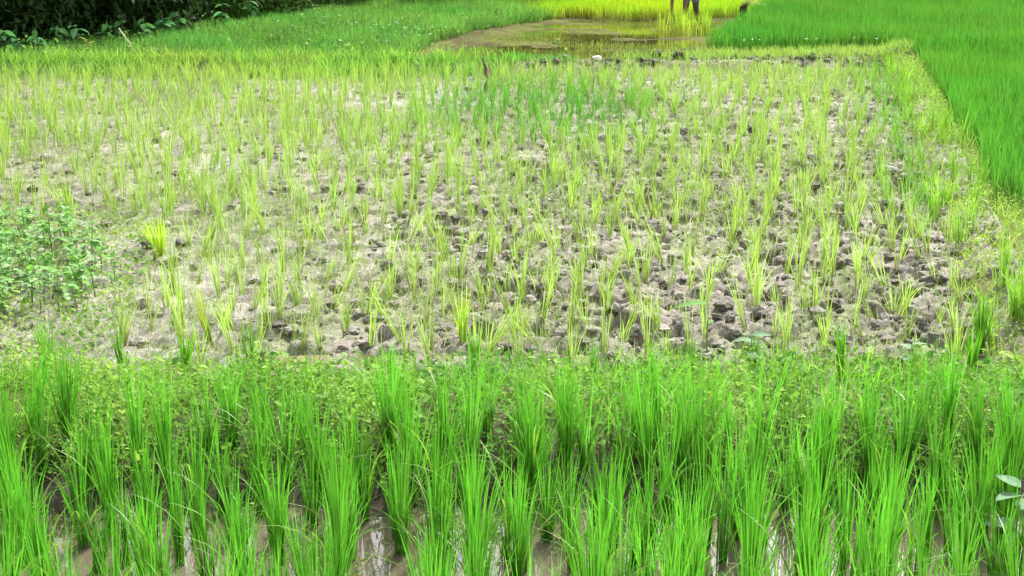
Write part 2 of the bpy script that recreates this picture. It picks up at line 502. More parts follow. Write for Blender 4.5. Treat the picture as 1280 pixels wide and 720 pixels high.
q = scatter([(.2, 14.7), (6.6, 15.3), (6.8, 16.1), (.6, 15.6)], 75)
r = .015 + .06 * R.random(len(q)) ** 2
c = mixc(MUD, MUDW * .7, R.random(len(q)))
V, T, C = clods(q, r, c, H)
link('bank_clods', mesh_from('bank_clods', V, T, C, 'mud', False), kind='stuff', category='mud clods',
     label='dark lumps of heaped mud along the far bank of the plot')

# ------------------------------------------------------------------ rice in the front paddy
def var(c, n, s=.12):
    c = np.asarray(c, float)
    return np.clip(c * (1 + R.normal(0, s, (n, 1))) * (1 + R.normal(0, s * .4, (n, 3))), 0.003, .9)

def clump_meshes(nb, hh, spread, wd, c0, c1, mat, name, basew=.45, stalkc=(.16, .24, .04), rad=.022, droopp=.18, tilt=.0, seg=5):
    ph = R.uniform(0, 2 * np.pi, nb); rr = rad * np.sqrt(R.random(nb))
    P = np.stack([np.cos(ph) * rr, np.sin(ph) * rr, np.full(nb, -.015)], 1)
    az = ph + R.normal(0, .7, nb)
    hgt = hh * (1 - .42 * R.random(nb) ** 1.6)
    lean = np.abs(R.normal(spread * .6, spread * .45, nb)) * (.4 + .6 * rr / rad)
    dr = np.where(R.random(nb) < droopp, R.uniform(.15, .45, nb), R.uniform(0, .05, nb))
    bl = blades(P, hgt, az, lean, wd * R.uniform(.7, 1.2, nb), var(c0, nb), var(c1, nb), seg, dr)
    if tilt: bl[0][:, 0] += tilt * bl[0][:, 2]
    mb = mesh_from(name + '_blades', *bl, mat)
    ns = max(4, nb // 5); parts = []
    for k in range(ns):
        a_ = R.uniform(0, 6.28); r0 = rad * R.random() ** .5; l = hh * R.uniform(.25, .4)
        p0 = np.array((np.cos(a_) * r0, np.sin(a_) * r0, -.02))
        d = np.array((np.cos(a_) * spread * .35 * l + tilt * l, np.sin(a_) * spread * .35 * l, l))
        v, t = tube([p0, p0 + d * .5, p0 + d], [wd * .42, wd * .36, wd * .2], 5)
        parts.append((v, t, np.repeat(var(stalkc, 1), len(v), 0)))
    ms = mesh_from(name + '_stalks', *join(parts), mat)
    return mb, ms

def leaf_mesh(hh, lean, droop, wd, c0, c1, mat, name):
    return mesh_from(name, *blades(np.array([[0, 0, 0.]]), hh, np.array([0.]), lean, wd, c0, c1, 7, droop, np.array([1.57 + R.normal(0, .4)])), mat)

G0, G1 = (.112, .315, .028), (.108, .40, .022)
RICE = [clump_meshes(int(R.integers(26, 52)), R.uniform(.46, .58), R.uniform(.09, .22), .0060, G0, G1, 'rice_leaf', 'rice', rad=R.uniform(.018, .030), tilt=R.normal(0, .08)) for _ in range(20)]
RLEAF = [leaf_mesh(R.uniform(.36, .50), R.uniform(.10, .30), R.uniform(.12, .45), .0085, (.13, .30, .02), (.24, .42, .05), 'rice_leaf', 'rice_leaf') for _ in range(6)] \
      + [leaf_mesh(R.uniform(.25, .35), R.uniform(.4, .7), R.uniform(.3, .6), .008, (.2, .26, .05), (.36, .36, .14), 'rice_leaf', 'rice_old_leaf'),
         leaf_mesh(.34, .5, .55, .007, (.28, .24, .08), (.42, .33, .16), 'rice_leaf', 'rice_dead_leaf')]

def place_clump(name, kit, loc, rz, s, label, cat, group=None, nleaf=0, lk=None, sz=None):
    o = link(name, None, label=label, category=cat)
    o.empty_display_size = .05
    if group: o['group'] = group
    o.location = loc; o.rotation_euler = (0, 0, rz); o.scale = (s, s, sz or s)
    b = link('leaf_blades', kit[0], o); b['kind'] = 'stuff'
    link('stalks', kit[1], o, kind='stuff')
    for k in range(nleaf):
        lf = link('leaf', lk[int(R.integers(len(lk)))], o)
        an = R.uniform(0, 6.28); lf.rotation_euler = (0, 0, an)
        lf.location = (math.cos(an) * .015, math.sin(an) * .015, .02)
    return o

pts = []
for j, yy in enumerate(np.arange(1.98, 3.52, .15)):
    for xx in np.arange(-2.75, 2.76, .155):
        pts.append((xx + .1 * (j % 2) + R.normal(0, .04), yy + R.normal(0, .04)))
for (xx, yy) in pts:
    if R.random() < .22 - .16 * smooth(2.5, 3.1, yy): continue
    if yy > 3.5 and R.random() < .4: continue
    if abs(xx) > .35 + .62 * yy: continue
    zz = max(float(H(xx, yy)), -.05)
    edge = yy > 3.25
    place_clump('rice_clump', RICE[int(R.integers(len(RICE)))], put(xx, yy, zz), R.uniform(0, 6.28), R.uniform(.8, 1.15),
                'tall green rice clump rooted in weeds at the foot of the front bank' if edge else 'tall deep green rice clump standing in open water of the front paddy', 'rice plant',
                'rice clumps along the foot of the bank' if edge else 'rice clumps in the flooded front paddy', int(R.integers(1, 4)), RLEAF, R.uniform(.80, 1.16))

# ------------------------------------------------------------------ pale seedlings in the mud plot
S0, S1 = (.31, .45, .095), (.34, .54, .075)
D0, D1 = (.11, .31, .03), (.11, .37, .03)
SEED = [clump_meshes(int(R.integers(7, 19)), R.uniform(.32, .45), R.uniform(.10, .36), .0055, S0, S1, 'seedling_leaf', 'seedling',
                     rad=.016, stalkc=(.40, .42, .14), droopp=.15, tilt=R.normal(0, .24), seg=4) for _ in range(20)]
ux, uy = .30, .954                                     # planting rows run along the right-hand dike
cand = []
for i in np.arange(-95, 60):
    for j in np.arange(-26, 80):
        a_, b_ = i * .225, j * .195
        X = 2.6 + uy * a_ + ux * b_ + R.normal(0, .055); Y = 4.3 - ux * a_ + uy * b_ + R.normal(0, .055)
        cand.append((X, Y))
cand = np.array(cand)
ok = inside(cand[:, 0], cand[:, 1], [(-13, 4.4), (2.5, 4.4), (2.85, 5.2), (5.95, 14.75), (-.5, 14.4), (-3, 14.2), (-13, 14.1)])
ok &= np.abs(cand[:, 0]) < .62 * cand[:, 1] + .5
ok &= R.random(len(cand)) > .06 + .40 * smooth(.5, .72, fbm(cand[:, 0], cand[:, 1], 1.1, 600))
wx_, wy_ = cand.T
ok &= ~((wx_ < -2.3) & (wy_ < 7.0) & (wx_ < -2.3 - (wy_ - 6) * .3))   # weeds instead, at the left
cand = cand[ok]
cand = cand[np.argsort(np.hypot(cand[:, 0], cand[:, 1]))]
zc = Hmud(cand[:, 0], cand[:, 1])
for k in range(300):
    X, Y = cand[k]
    place_clump('rice_seedling', SEED[int(R.integers(len(SEED)))], put(X, Y, zc[k]), R.uniform(0, 6.28), R.uniform(.85, 1.15),
                'pale yellow-green rice seedling in the near half of the mud plot', 'rice seedling',
                'pale rice seedlings in the near half of the mud plot', sz=R.uniform(.65, 1.2))
rest = cand[300:]; zr = zc[300:]
nb = 13
P = np.repeat(np.c_[rest, zr], nb, 0); Q = P.copy(); P = at(P[:, :2], P[:, 2]); n = len(P)
ph = R.uniform(0, 6.28, n); rr = .02 * np.sqrt(R.random(n))
P = P + np.stack([np.cos(ph) * rr, np.sin(ph) * rr, np.full(n, -.01)], 1)
ta = np.repeat(R.uniform(0, 6.28, len(rest)), nb); tl = np.repeat(np.abs(R.normal(0, .2, len(rest))), nb)
hs_ = np.repeat(R.uniform(.30, .44, len(rest)), nb) * R.uniform(.55, 1.05, n)
gr = np.exp(-(((Q[:, 0] - .35) / 1.3) ** 2 + ((Q[:, 1] - 11.4) / 1.7) ** 2)) * 1.5 + np.exp(-((Q[:, 0] - 5.2 - .3 * (Q[:, 1] - 13)) / .45) ** 2) * .7
gr = np.clip(gr * 1.1 + np.repeat(R.normal(0, .12, len(rest)), nb), 0, 1)
c0 = mixc(S0, D0, gr) * (1 + R.normal(0, .12, (n, 1))); c1 = mixc(S1, D1, gr) * (1 + R.normal(0, .12, (n, 1)))
lx = np.cos(ph) * R.uniform(0, .25, n) + np.cos(ta) * tl; ly = np.sin(ph) * R.uniform(0, .25, n) + np.sin(ta) * tl
V, T, C = blades(P, hs_, np.arctan2(ly, lx), np.hypot(lx, ly), .0068, c0, c1, 3, np.where(R.random(n) < .15, .3, 0))
link('far_rice_seedlings', mesh_from('far_rice_seedlings', V, T, C, 'seedling_leaf'), kind='stuff', category='rice seedlings',
     label='mass of thin pale rice seedlings filling the far half of the mud plot')

# short weeds and straw scraps lying among the seedlings
q = scatter([(-8.8, 4.25), (2.7, 4.25), (6.2, 15.1), (-12, 15.0)], 1900)
q = q[np.abs(q[:, 0]) < .62 * q[:, 1] + .5]
dn = fbm(q[:, 0], q[:, 1], 1.1, 300)
q = q[R.random(len(q)) < smooth(.32, .68, dn) * .95 + .12]
n = len(q); P = at(q, Hmud(q[:, 0], q[:, 1]) - .004)
kk = R.random(n)
c = mixc((.17, .32, .05), (.40, .42, .19), kk ** 1.5) * (1 + R.normal(0, .15, (n, 1)))
V, T, C = blades(P, .02 + .11 * R.random(n) ** 2, R.uniform(0, 6.28, n), np.abs(R.normal(.6, .6, n)), .0045 + .0004 * (q[:, 1] - 4), c, c, 2)
link('sprouting_weeds', mesh_from('sprouting_weeds', V, T, C, 'grass_leaf'), kind='stuff', category='weeds',
     label='fine short weeds and straw scraps sprouting from the mud between seedlings')

# deeper green tufts at the near edge of the plot and along its right side
TUFT = [clump_meshes(int(R.integers(14, 26)), R.uniform(.30, .42), R.uniform(.10, .22), .0085, (.12, .30, .02), (.12, .38, .015), 'rice_leaf', 'tuft',
                     rad=.014, droopp=.1, tilt=R.normal(0, .12)) for _ in range(6)]
for X, Y in [(-2.45, 4.32), (-2.1, 4.42), (-1.72, 4.30), (-1.38, 4.36), (-.62, 4.25), (-.2, 4.38), (.42, 4.28), (.95, 4.25), (1.28, 4.36), (1.72, 4.25), (2.1, 4.3), (2.42, 4.32), (2.6, 4.6)]:
    place_clump('rice_tuft', TUFT[int(R.integers(6))], put(X, Y, H(X, Y)), R.uniform(0, 6.28), R.uniform(.85, 1.15),
                'dark green rice tuft rooted where the weedy front bank meets the mud plot', 'rice tuft', 'green tufts along the front edge of the mud')
DT = [clump_meshes(int(R.integers(14, 24)), R.uniform(.30, .44), R.uniform(.15, .40), .007, (.20, .38, .04), (.22, .48, .03), 'rice_leaf', 'grass_tuft', rad=.03, droopp=.2, tilt=R.normal(0, .15)) for _ in range(6)]
for k in range(46):
    f = R.random() ** 1.3; X = 2.78 + f * 3.4 + R.normal(0, .13); Y = 4.5 + f * 10.6
    place_clump('grass_tuft', DT[int(R.integers(6))], put(X, Y, H(X, Y)), R.uniform(0, 6.28), R.uniform(.9, 1.3),
                'green grass tuft beside the weedy dike at the right of the mud plot', 'grass tuft', 'green tufts along the right-hand dike')

def special(name, loc, kw, label, cat, tilt=0, s=1, ry=0):
    kit = clump_meshes(mat='rice_leaf', name=name, tilt=tilt, **kw)
    o = place_clump(name, kit, loc, 0, 1.15 if name == 'seedling_bundle' else s, label, cat)
    return o
X, Y = -2.55, 6.25
special('seedling_bundle', put(X, Y, Hmud(X, Y)), dict(nb=60, hh=.32, spread=.34, wd=.007, c0=(.46, .62, .06), c1=(.42, .68, .03), rad=.03, stalkc=(.45, .48, .2)),
        'bright lime fan-shaped bundle of rice seedlings stuck upright in bare mud', 'seedling bundle', tilt=-.05)
X, Y = -1.72, 4.75
special('seedling_spike', put(X, Y, Hmud(X, Y)), dict(nb=16, hh=.42, spread=.09, wd=.006, c0=(.36, .54, .06), c1=(.46, .60, .07), rad=.014),
        'slim yellow seedling spike leaning over above a dark green tuft', 'rice seedling', tilt=-.22)
X, Y = -.28, 4.75
special('yellow_rice_clump', put(X, Y, Hmud(X, Y)), dict(nb=30, hh=.40, spread=.14, wd=.0062, c0=(.30, .50, .05), c1=(.42, .62, .06), rad=.022),
        'stout upright yellow-green rice clump, brightest in the middle of the mud edge', 'rice plant')

# ------------------------------------------------------------------ dense rice and nursery beds (beyond counting)
def bed(name, poly, dens, h0, h1, wd, c0, c1, label, cat, mat='grass_leaf', lean=.18, z=None, seg=3, edge=None, patch=.25, hmul=None, warp=.35, keepf=None):
    q = scatter(poly, dens)
    q = q + warp * np.stack([fbm(q[:, 0], q[:, 1], 1.3, 801) - .5, fbm(q[:, 0], q[:, 1], 1.3, 811) - .5], 1)
    q = q[(np.abs(q[:, 0]) < .62 * q[:, 1] + 1.5)]
    if keepf is not None: q = q[R.random(len(q)) < keepf(q[:, 0], q[:, 1])]
    n = len(q); P = at(q, H(q[:, 0], q[:, 1]) - .01)
    pn = fbm(q[:, 0], q[:, 1], 1.2, hash(len(name)) % 97, 3) - .5
    h = R.uniform(h0, h1, n) * (1 + patch * pn)
    if hmul is not None: h = h * hmul(q[:, 0], q[:, 1])
    k = (1 + R.normal(0, .14, (n, 1))) * (1 + .5 * patch * pn[:, None])
    hue = 1 + np.stack([.7 * (fbm(q[:, 0], q[:, 1], .9, 700) - .5), .25 * (fbm(q[:, 0], q[:, 1], 2.1, 710) - .5), np.zeros(n)], 1)
    k = k * hue
    V, T, C = blades(P, h, R.uniform(0, 6.28, n), np.abs(R.normal(lean, lean * .6, n)), wd * R.uniform(.7, 1.3, n),
                     np.asarray(c0) * k, np.asarray(c1) * k, seg, np.where(R.random(n) < .1, .3, 0))
    return link(name, mesh_from(name, V, T, C, mat), kind='stuff', label=label, category=cat)
bed('rice_bed', RIGHT_RICE, 900, .30, .42, .010, (.09, .24, .026), (.088, .295, .022), 'dense green young rice covering the plot beside the right-hand dike', 'rice', patch=.7)
bed('far_rice_bed', BACK_RICE, 620, .30, .44, .014, (.085, .23, .026), (.082, .275, .023), 'dense green young rice filling the plot behind the far bank', 'rice', patch=.7)
bed('nursery_bed', NURSERY, 900, .30, .40, .013, (.30, .32, .05), (.33, .56, .012), 'bright lime nursery bed of crowded rice seedlings beyond the pond', 'rice', lean=.12, warp=.9,
    keepf=lambda x, y: smooth(.1, 1.9, x - .03 * (y - 23) + .8 * (fbm(x, y, .8, 333) - .5)))
bed('nursery_margin', [(-.6, 22.3), (1.0, 23.2), (1.7, 23.4), (2.0, 36), (-1.4, 36), (-.9, 27)], 330, .22, .36, .013, (.20, .30, .04), (.25, .48, .02), 'thinner lime seedlings fading from the nursery bed into the bank grass', 'rice', lean=.16, warp=1.6)
bed('seedling_stand', [(3.0, 20.4), (3.5, 20.2), (4.15, 20.6), (4.2, 21.2), (3.6, 21.3), (3.05, 21.1)], 620, .34, .52, .014, (.28, .29, .05), (.32, .54, .02),
    'lime seedlings left standing in the shallow pond in front of the stooping person', 'rice', lean=.14, warp=1.1, patch=1.2,
    keepf=lambda x, y: .15 + .85 * smooth(.40, .56, fbm(x, y, 3.0, 345)))

bed('dike_grass', [(2.5, 4.0), (4.6, 4.0), (5.0, 7.0), (4.0, 7.0), (7.1, 16.9), (6.5, 16.6), (2.95, 5.6)], 520, .06, .22, .007, (.22, .36, .05), (.32, .50, .06),
    'yellow-green grass growing through the leafy weeds on the dike', 'grass', lean=.5)
bed('far_bank_grass', [(1.6, 14.95), (6.7, 15.6), (13, 17.3), (22, 18.1), (22, 18.7), (13, 18.2), (7.3, 17.3), (3.4, 17.0), (2.2, 15.8)], 900, .08, .24, .010, (.22, .34, .06), (.28, .44, .07),
    'thin pale grass growing over the far mud bank in front of green rice', 'grass', lean=.5)
bed('front_bank_grass', [(-3.2, 3.35), (3.4, 3.35), (3.4, 4.4), (-3.2, 4.4)], 900, .06, .24, .006, (.13, .32, .03), (.18, .44, .03),
    'fine green grass growing through the weeds on the front bank', 'grass', lean=.4, patch=.8)
# grass bank
GB = [(-13, 14.5), (-2, 14.6), (1.0, 15.0), (.9, 15.6), (-2.0, 15.8), (-1.1, 19.4), (.05, 21.7), (1.1, 23.4), (1.5, 36), (-14, 36), (-15, 18)]
def gh(x, y):
    return (.55 + .7 * smooth(15.0, 17.5, y) * (.1 + 1.7 * fbm(x, y, 1.6, 410, 3))) * (.45 + .55 * smooth(.8, 2.6, polydist(x, y, HEDGE)))
bed('bank_grass', GB, 780, .14, .30, .013, (.105, .235, .04), (.125, .335, .045), 'lush green grass sloping from the dark hedge to the plot', 'grass', lean=.45, hmul=gh, patch=.9)
bed('bank_fringe', [(-13, 14.0), (-2, 14.1), (-.2, 14.3), (.3, 15.0), (-2, 15.2), (-13, 15.2)], 420, .18, .34, .012, (.20, .36, .045), (.25, .46, .05),
    'leaning yellow-green grass fringe along the back edge of the plot', 'grass', lean=.45)

# pond stubble and scum
q = scatter(POND, 260); q = q[R.random(len(q)) < smooth(.42, .62, fbm(q[:, 0] * .5, q[:, 1] * 1.4, .9, 346)) * .9 + .04]; n = len(q)
P = at(q, .03)
c = mixc((.10, .19, .02), (.24, .27, .06), R.random(n))
V, T, C = blades(P, .03 + .10 * R.random(n) ** 2, R.uniform(0, 6.28, n), np.abs(R.normal(.4, .4, n)), .014, c, c, 2)
link('pond_stubble', mesh_from('pond_stubble', V, T, C, 'grass_leaf'), kind='stuff', category='stubble', label='sparse straw stubble poking out of the muddy pond')

# ------------------------------------------------------------------ weeds on the banks
def groundcover(name, q, zf, hmax, ln, c0, c1, label, cat='weeds', zoff=0.0, flat=.5):
    n = len(q); z = zf(q[:, 0], q[:, 1]) + zoff + hmax * R.random(n) ** 1.4 * (.3 + 1.0 * fbm(q[:, 0], q[:, 1], 4, 500))
    P = at(q, z)
    c = mixc(c0, c1, np.clip(R.normal(.45, .3, n) + .9 * (fbm(q[:, 0], q[:, 1], 3, 520) - .5) * 2.2, 0, 1))
    l = ln * np.clip(R.lognormal(-.28, .42, n), .35, 2.0)
    V, T, C = leaves(P, R.uniform(0, 6.28, n), R.normal(.25, flat, n), l, l * R.uniform(.45, .75, n), c)
    return link(name, mesh_from(name, V, T, C, 'weed_leaf'), kind='stuff', label=label, category=cat)
q = scatter([(-3.1, 3.3), (3.4, 3.3), (3.4, 4.36), (-3.1, 4.36)], 5200)
q = q[R.random(len(q)) < smooth(.24, .46, fbm(q[:, 0], q[:, 1], 2.6, 530)) * (1 - smooth(4.1, 4.4, q[:, 1]) * .8)]
groundcover('bank_weeds', q, H, .19, .028, (.10, .28, .03), (.34, .55, .08), 'yellow-green small-leaved weeds matting the bank behind the front paddy')
q = scatter([(2.4, 4.0), (4.6, 4.0), (5.0, 7.0), (4.0, 7.2), (7.15, 16.9), (6.5, 16.6), (2.95, 5.4)], 2200)
q = q[R.random(len(q)) < .35 + .65 * smooth(.35, .6, fbm(q[:, 0], q[:, 1], 2, 540))]
groundcover('dike_weeds', q, H, .17, .028, (.14, .32, .03), (.38, .54, .08), 'yellow-green leafy weeds along the dike at the right of the mud plot')
q = scatter([(-2.9, 2.0), (2.9, 2.0), (2.9, 3.6), (-2.9, 3.6)], 2600)
wv = fbm(q[:, 0], q[:, 1], 3.2, 550)
q = q[R.random(len(q)) < smooth(.50, .62, wv + .05 * 2 * smooth(2.6, 3.4, q[:, 1])) * .8 + .02]
groundcover('water_weeds', q, lambda x, y: np.full(x.shape, .004), .05, .018, (.20, .36, .06), (.44, .54, .15), 'small pale floating weeds matted on the water between rice clumps', zoff=0.0, flat=.3)
q = scatter([(-3.4, 4.25), (-2.2, 4.25), (-2.35, 5.3), (-2.6, 6.6), (-3.2, 7.2), (-4.6, 7.2)], 1800)
groundcover('low_weeds', q, H, .15, .030, (.18, .36, .05), (.38, .52, .12), 'low leafy weeds under the broad-leaved patch at the left edge of the mud')

q = scatter(GB, 150); q = q[(np.abs(q[:, 0]) < .55 * q[:, 1] + .5) & (q[:, 1] < 31)]
q = q[R.random(len(q)) < smooth(.42, .6, fbm(q[:, 0], q[:, 1], 1.2, 570))]
groundcover('bank_herbs', q, H, .34, .06, (.08, .20, .03), (.24, .40, .08), 'scattered leafy herbs standing in the grass below the hedge')

def stem_leaf_mesh(ln, wd, c, name, fold=.18, droop=.35):
    """a broad leaf with midrib and a curved blade"""
    rows = 7; V = []; T = []
    for k in range(rows):
        t = k / (rows - 1); w = wd * .5 * (math.sin(math.pi * min(1, t ** .75 * .97 + .02)) ** .8); zc_ = -droop * ln * t * t
        for s in (-1, -.5, 0, .5, 1):
            V.append((t * ln, s * w, zc_ + abs(s) * w * fold))
    for k in range(rows - 1):
        for s in range(4):
            a = k * 5 + s; T += [(a, a + 5, a + 6), (a, a + 6, a + 1)]
    V = np.array(V); C = np.repeat(np.asarray(c)[None], len(V), 0).copy(); C[2::5] *= 1.15
    return mesh_from(name, V, np.array(T), C, 'weed_leaf')
def stem_mesh(h, c, lean=(0, 0), r=.004):
    v, t = tube([(0, 0, -.02), (lean[0] * .4, lean[1] * .4, h * .5), (lean[0], lean[1], h)], [r, r * .8, r * .5], 6)
    return mesh_from('stem', v, t, np.repeat(np.asarray(c)[None], len(v), 0), 'weed_leaf')
WL = [stem_leaf_mesh(.054, .031, c, 'broad_leaf') for c in [(.20, .41, .10), (.25, .45, .16), (.20, .43, .07), (.34, .50, .24)]]
WST = [stem_mesh(h, (.18, .30, .08), (R.normal(0, .03), R.normal(0, .03))) for h in (.13, .17, .21, .26)]
WH = (.13, .17, .21, .26)
q = scatter([(-3.4, 5.0), (-2.55, 5.2), (-2.62, 5.7), (-3.0, 6.3), (-3.4, 6.7), (-4.6, 6.8), (-3.9, 5.3)], 105)
for X, Y in q:
    k = int(R.integers(4))
    o = link('broadleaf_weed', None, label='pale grey-green broad-leaved weed in the leafy patch left of the mud', category='weed', group='broad-leaved weeds left of the mud')
    o.location = put(X, Y, H(X, Y)); o.rotation_euler = (0, 0, R.uniform(0, 6.28)); s = R.uniform(.8, 1.25); o.scale = (s, s, s)
    link('stem', WST[k], o)
    for i in range(int(R.integers(9, 14))):
        f = .3 + .7 * R.random() ** .6
        lf = link('leaf', WL[int(R.integers(4))], o)
        lf.location = (0, 0, WH[k] * f)
        lf.rotation_euler = (R.normal(0, .3), R.normal(-.35, .35), R.uniform(0, 6.28))
        s2 = R.uniform(.75, 1.3); lf.scale = (s2, s2, s2)

def broad_plant(X, Y, h, specs, label, ln=.1, wd=.055, c=(.16, .32, .06), name='broadleaf_plant', lean=(0, 0), z=None):
    o = link(name, None, label=label, category='plant'); o.location = put(X, Y, Hmud(X, Y) if z is None else z)
    st = link('stem', stem_mesh(h, (.25, .33, .12), lean, .004), o)
    me = stem_leaf_mesh(ln, wd, c, 'big_leaf', .15, .2)
    for (f, az, pit, s) in specs:
        lf = link('leaf', me, o); lf.location = (lean[0] * f, lean[1] * f, h * f)
        lf.rotation_euler = (R.normal(0, .15), -pit, az); lf.scale = (s, s, s)
    return o
broad_plant(1.06, 4.5, .30, [(.98, 3.1, .05, 1.6), (.6, 1.0, .3, .6)], 'thin-stemmed plant holding one broad dark green leaf flat over the seedlings', .11, .065, (.10, .26, .03))
broad_plant(1.25, 4.3, .22, [(1, .2, .1, 1.1), (.9, 3.3, .1, 1.0), (.8, 1.7, .2, .9), (.6, 4.6, .1, 1.1), (.5, 5.6, .2, .9)], 'bluish pale-leaved plant spreading on the bank beside the broad-leafed stem', .10, .045, (.17, .30, .15))
broad_plant(1.98, 4.05, .20, [(1, 0, .2, 1), (.9, 2, .2, 1), (.7, 4, .2, 1)], 'small pale broad-leaved plant on the weedy bank near the dike', .08, .05, (.18, .31, .16))
broad_plant(1.96, 2.95, .30, [(1, 2.2, .3, 1.1), (.9, 3.6, .2, 1.2), (.8, 5, .2, 1), (.7, .7, .3, 1.1), (.5, 2.9, .1, 1.2), (.4, 4.4, .1, 1.2)], 'bluish broad-leaved water plant rising among the flooded rice clumps', .10, .06, (.20, .36, .20), z=-.03)

# ------------------------------------------------------------------ hedge
def bush_kit(seed, rx, rz, n, ln, ca=(.020, .050, .012), cb=(.075, .15, .03)):
    th = R.uniform(0, 2 * np.pi, n); ph = np.arccos(R.uniform(-1, 1, n)); rr = R.random(n) ** .30
    d = np.stack([np.cos(th) * np.sin(ph), np.sin(th) * np.sin(ph), np.cos(ph)], 1)
    lob = .72 + .5 * fbm(th * 1.3 + seed * 3, ph * 2.0 + seed, 1.3, seed)
    P = d * (rr * lob)[:, None] * [rx, rx, rz * 1.1] + [0, 0, rz * .9]
    low = R.random(n) < .35                               # skirts hang to the ground
    P[low, 2] = R.random(low.sum()) * rz
    hole = fbm(P[:, 0] * 1.0 + 5 * seed, P[:, 2] * 1.3 + P[:, 1], 2.2, seed + 30)
    P = P[(hole > .40) & (P[:, 2] > .08)]; n = len(P)
    c = mixc(ca, cb, np.clip(R.normal(.35, .3, n), 0, 1))
    l = ln * R.uniform(.6, 1.4, n)
    V, T, C = leaves(P, R.uniform(0, 6.28, n), R.normal(-.45, .5, n), l, l * .42, c)
    fol = mesh_from('bush_foliage', V, T, C, 'bush_leaf')
    sm = []
    for k in range(7):
        a_ = R.uniform(0, 6.28); l_ = R.uniform(.5, .95)
        p = [(.12 * np.cos(a_), .12 * np.sin(a_), -.1), (.3 * rx * l_ * np.cos(a_), .3 * rx * l_ * np.sin(a_), rz * .7), (.75 * rx * l_ * np.cos(a_ + .3), .75 * rx * l_ * np.sin(a_ + .3), rz * 1.5 * l_)]
        v, t = tube(p, [.035, .025, .01], 6); sm.append(mesh_from('bush_stem', v, t, None, 'bark'))
    return fol, sm
LK = [bush_kit(s, 1.2, 1.1, 5200, .10, (.06, .15, .02), (.17, .33, .06)) for s in (4, 5)]
BK = [bush_kit(s, R.uniform(1.15, 1.5), R.uniform(1.3, 1.7), 5200, .15) for s in (1, 2, 3)]
hl = []
for (ax, ay), (bx, by) in zip(HEDGE[:-1], HEDGE[1:]):
    m = max(1, int(math.hypot(bx - ax, by - ay) / .95))
    for k in range(m): hl.append((ax + (bx - ax) * k / m, ay + (by - ay) * k / m))
for row in (0, 1):
    for k, (X, Y) in enumerate(hl):
        if row: X -= 1.2; Y += 1.1
        light = X > -7.4 and Y < 29.0 and not row
        fol, sm = LK[int(R.integers(2))] if light else BK[int(R.integers(3))]
        X += R.normal(0, .15); Y += R.normal(0, .2)
        o = link('hedge_bush', None, category='bush', group='bushes of the hedge' if not row else 'bushes behind the hedge',
                 label='dark leafy bush in the front row of the shady hedge above the grass' if not row else 'dark taller bush behind the front row of the hedge')
        o.location = put(X, Y, H(X, Y) - .05); o.rotation_euler = (0, 0, R.uniform(0, 6.28))
        s = R.uniform(.9, 1.15) * ((2.3 if X > -3 else 1.5) if row else 1); o.scale = (s, s, s * R.uniform(.9, 1.2))
        if light:
            o['label'] = 'lighter green shrub at the grassy end of the dark hedge'; o['group'] = 'lighter shrubs ending the hedge'
        link('foliage', fol, o, kind='stuff')
        for m_ in sm: link('stem', m_, o)

HBL = [stem_leaf_mesh(.20, .12, c, 'hedge_leaf') for c in [(.09, .27, .07), (.14, .36, .14), (.08, .22, .05)]]
for k, (X, Y) in enumerate([(-9.6, 16.4), (-9.1, 16.5), (-8.2, 17.1), (-7.6, 17.6), (-6.6, 18.8), (-5.6, 20.4), (-9.4, 16.1), (-8.7, 16.2), (-8.4, 16.7), (-7.8, 17.0), (-7.0, 17.9), (-6.8, 18.5), (-6.0, 19.6), (-8.9, 16.9), (-7.4, 18.0)]):
    o = link('understorey_plant', None, category='plant', group='broad-leaved plants at the foot of the hedge', label='broad-leaved green plant growing at the shaded foot of the dark hedge')
    o.location = put(X, Y, H(X, Y)); o.rotation_euler = (0, 0, R.uniform(0, 6.28))
    link('stem', stem_mesh(.5, (.08, .15, .04), (.05, .03), .01), o)
    for i in range(11):
        f = R.uniform(.25, 1); lf = link('leaf', HBL[int(R.integers(3))], o); lf.location = (.05 * f, .03 * f, .5 * f)
        lf.rotation_euler = (R.normal(0, .3), R.normal(.1, .3), R.uniform(0, 6.28)); s2 = R.uniform(.7, 1.2); lf.scale = (s2,) * 3
broad_plant(-7.45, 16.5, .30, [(1, 3.2, .5, 1.3), (.95, 4.6, .2, 1.2), (.8, .3, .4, 1.1), (.7, 5.5, .2, 1.2), (.5, 2, .3, 1)], 'yellowing plant standing alone in the grass below the hedge', .13, .075, (.42, .36, .06), 'yellow_plant', z=float(H(-7.45, 16.5)))
v, t = tube([put(-6.95, 16.7, .52), put(-6.75, 16.5, .36), put(-6.45, 16.2, .14)], [.008, .011, .012], 6)
link('fallen_stalk', mesh_from('fallen_stalk', v, t, None, 'dead_stalk'), label='pale dry stalk slanting through the grass below the hedge', category='stalk')

# white flowers in the bank grass
fv, ft = [], []
fm = []
for k in range(3):
    n = 4; P = np.c_[R.normal(0, .008, (n, 2)), R.normal(.0, .006, n)]
    fl = leaves(P, R.uniform(0, 6.28, n), R.normal(.3, .3, n), .022, .018, (.8, .82, .8))
    fm.append(mesh_from('flower_head', fl[0], fl[1], None, 'petal'))
fs = stem_mesh(.26, (.14, .26, .05), (0, 0), .003)
def flower(X, Y, label, group, h=0.0):
    o = link('white_flower', None, label=label, category='flower', group=group)
    o.location = put(X, Y, H(X, Y) + h); s = R.uniform(.85, 1.4); o.scale = (s, s, 1.0); o.rotation_euler = (0, 0, R.uniform(0, 6.28))
    link('stem', fs, o); hd = link('petals', fm[int(R.integers(3))], o); hd.location = (0, 0, .26)
for k in range(46):
    flower(-2.6 + R.normal(0, 1.7), 19.0 + R.normal(0, 1.0), 'tiny white flower head in the grass between hedge and pond', 'white flowers in the grass bank')
